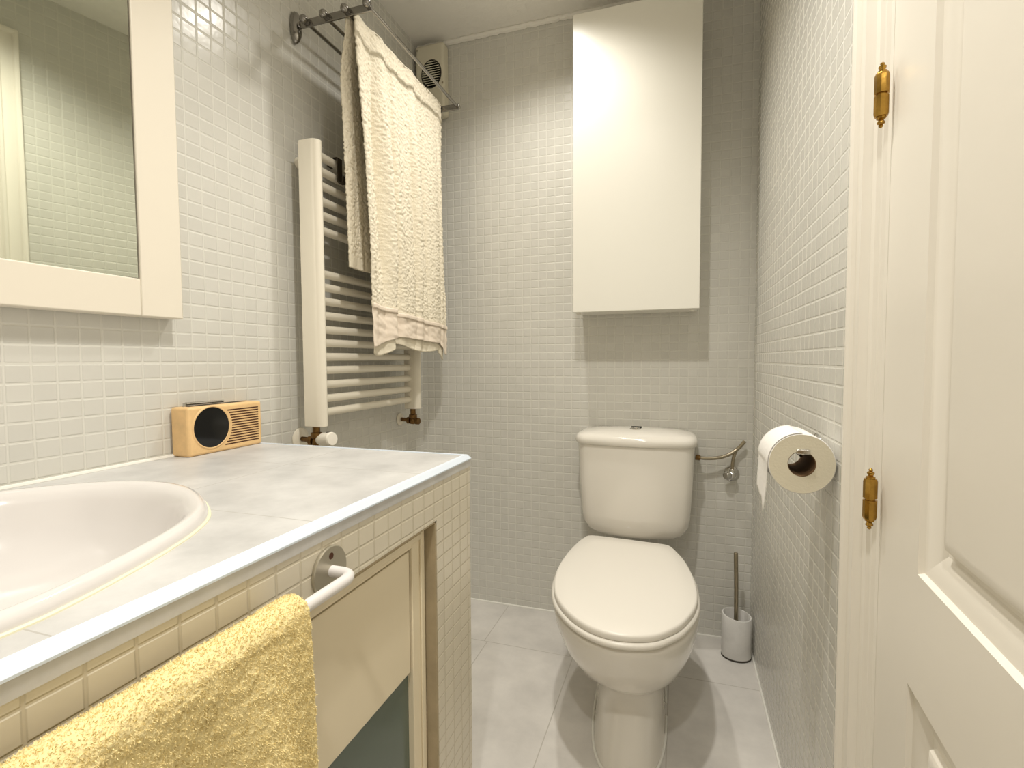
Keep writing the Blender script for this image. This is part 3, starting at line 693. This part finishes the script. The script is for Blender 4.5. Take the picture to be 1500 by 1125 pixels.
# water feed beside the cistern
wf = thing('water_feed_pipe', 'nickel water feed hose and valve between cistern and right corner', 'pipe', (0.195, D, 0.62))
FYY = 2.02
bm = B(); hose = bez((0.062, 1.99, 0.705), (0.155, 2.0, 0.690), (0.205, FYY, 0.735), 12)[:-1] + bez((0.205, FYY, 0.735), (0.222, FYY, 0.750), (0.232, FYY, 0.768), 5)
add_tube(bm, hose, 0.0065, 12)
hs = obj('hose', bm, M_nickel, wf, smooth=60)
bm = B(); add_lathe(bm, [(0.006, 0), (0.0105, 0.001), (0.0105, 0.016), (0.007, 0.018)], (0.0615, 1.99, 0.705), (1, 0.1, -0.14), 8); obj('nut', bm, M_bronze, hs)
bm = B(); add_tube(bm, bez((0.205, FYY, 0.735), (0.192, FYY, 0.71), (0.191, FYY, 0.655), 10), 0.0062, 12); obj('tail_pipe', bm, M_nickel, wf, smooth=60)
bm = B()
add_lathe(bm, [(0.0005, 0), (0.0275, 0), (0.0275, 0.003), (0.018, 0.009), (0.012, 0.012), (0.012, 0.03)], (0.192, D - 0.0005, 0.638), (0, -1, 0), 28)
add_ball(bm, (0.191, FYY - 0.004, 0.640), 0.0155, 14); add_lathe(bm, [(0.010, 0), (0.010, 0.018), (0.008, 0.02)], (0.191, FYY, 0.642), (0, 0, 1), 12)
add_lathe(bm, [(0.008, 0.008), (0.014, 0.016), (0.016, 0.026), (0.011, 0.034), (0.0005, 0.035)], (0.191, FYY, 0.640), (-0.75, -0.65, 0), 16)
obj('valve', bm, M_chrome, wf, smooth=50, label='chrome angle valve')

# ------------------------------------------------------------------ toilet brush and holder
BC = Vector((0.206, 1.938, 0))
bh = thing('brush_holder', 'white marble oval brush holder on the floor by the right wall', 'brush holder', BC)
def ov(k, z, tilt=0.0):
    out = []
    for i in range(48):
        a = 2 * PI * i / 48; x, y = 0.050 * k * math.cos(a), 0.044 * k * math.sin(a)
        out.append(Vector((BC.x + x, BC.y + y, z + tilt * (y * 0.10 - x * 0.10) * 1.0)))
    return out
bm = B(); loft(bm, [ov(0.96, 0.0005), ov(1, 0.004), ov(1, 0.150, 1), ov(0.97, 0.153, 1), ov(0.90, 0.153, 1), ov(0.87, 0.149, 1), ov(0.86, 0.012)])
hh = obj('cup', bm, M_marble, bh, smooth=50)
bm = B(); loft(bm, [ov(1.012, 0.0), ov(1.012, 0.006), ov(0.99, 0.007)]); obj('base_ring', bm, M_grey, bh, smooth=50, label='dark base ring')
tb = thing('toilet_brush', 'toilet brush with upright steel handle, standing in the marble holder', 'toilet brush', (BC.x, BC.y, 0.013))
bm = B(); add_tube(bm, [(BC.x - 0.002, BC.y, 0.10), (BC.x - 0.003, BC.y, 0.25), (BC.x - 0.006, BC.y, 0.376), (BC.x - 0.006, BC.y, 0.3795)], [0.0072, 0.0072, 0.0072, 0.005], 16); obj('handle', bm, M_nickel, tb, smooth=50, label='steel handle')
bm = B(); add_lathe(bm, [(0.0005, 0.0135), (0.022, 0.016), (0.030, 0.03), (0.030, 0.08), (0.02, 0.098), (0.005, 0.105)], (BC.x, BC.y, 0), (0, 0, 1), 24)
for v in bm.verts: v.co += Vector((noise.noise(v.co * 300), noise.noise(v.co * 310 + Vector((5, 0, 0))), 0)) * 0.002
obj('bristle_head', bm, M_bristle, tb)

# ------------------------------------------------------------------ toilet roll
PX, PZ, PR, PY0, PY1 = 0.2075, 0.884, 0.0535, 1.000, 1.112
ph = thing('roll_holder', 'chrome bent-wire paper holder on the right wall, inside the roll', 'paper holder', (XR, 1.135, PZ))
bm = B(); add_lathe(bm, [(0.0005, 0), (0.022, 0), (0.022, 0.003), (0.016, 0.008), (0.0005, 0.009)], (XR - 0.0005, 1.142, PZ + 0.0145), (-1, 0, 0), 28); obj('wall_plate', bm, M_chrome, ph)
bm = B(); zz = PZ + 0.0145
add_tube(bm, [(XR - 0.006, 1.142, zz)] + bez((XR - 0.040, 1.142, zz), (PX, 1.142, zz), (PX, 1.118, zz), 8) + [(PX, 1.004, zz), (PX, 0.994, zz + 0.006)], 0.0032, 14)
obj('arm', bm, M_chrome, ph, smooth=60)
bm = B(); add_box(bm, PX - 0.010, PX + 0.012, 0.9925, 0.9965, zz + 0.0035, zz + 0.0125); obj('end_tab', bm, M_chrome, ph, bevel=0.0015)
pr = thing('toilet_roll', 'white toilet paper roll on the right wall, loose sheet hanging', 'toilet roll', (PX, 1.056, PZ - PR))
CR = 0.0215
def circ(rr, y, n=64): return [Vector((PX + rr * math.cos(2 * PI * k / n), y, PZ + rr * math.sin(2 * PI * k / n))) for k in range(n)]
bm = B(); loft(bm, [circ(PR - 0.0015, PY0), circ(PR, PY0 + 0.0015), circ(PR, PY1 - 0.0015), circ(PR - 0.0015, PY1)], cap=False)
obj('paper', bm, M_paper, pr, smooth=60)
for y in (PY0, PY1):
    bm = B(); loft(bm, [circ(PR - 0.0015, y), circ(0.04, y + (0.0004 if y == PY0 else -0.0004)), circ(CR + 0.001, y)], cap=False)
    obj('paper_end', bm, M_paper_end, pr, smooth=60, label='cream end of the wound paper')
bm = B(); loft(bm, [circ(CR + 0.001, PY0 + 0.0004), circ(CR, PY0 + 0.0004), circ(CR, PY1 - 0.0004), circ(CR + 0.001, PY1 - 0.0004)], loop=True); obj('card_core', bm, M_card, pr, smooth=60, label='brown cardboard core')
bm = B(); rows = []
for j in range(41):
    v = j / 40; row = []
    for i in range(15):
        s = i / 14; y = PY0 + 0.0005 + (PY1 - PY0 - 0.001) * s
        zend = -0.100 + 0.028 * smooth01(s * 2.2) + 0.004 * math.sin(s * 9)
        arc = PI / 2 * (PR + 0.0008); tot = arc - zend
        q = v * tot
        if q < arc:
            a = PI / 2 + q / (PR + 0.0008); x, z = (PR + 0.0008) * math.cos(a), (PR + 0.0008) * math.sin(a)
        else:
            d = q - arc; x, z = -(PR + 0.0008) + 0.0015 * math.sin(d * 40 + s * 2) - 0.006 * d * 8 * (1 - s) * 0.3, -d
        # the free end narrows to a torn tip at the near edge
        if q > arc: y = y + (q - arc) * (0.25 * (1 - s) - 0.02)
        row.append(Vector((PX + x, y, PZ + z)))
    rows.append(row)
loft(bm, rows, cap=False, closed=False)
ls = obj('loose_sheet', bm, M_paper, pr, smooth=180, label='loose hanging sheet with a torn end')
md = ls.modifiers.new('thick', 'SOLIDIFY'); md.thickness = 0.0008; md.offset = 1
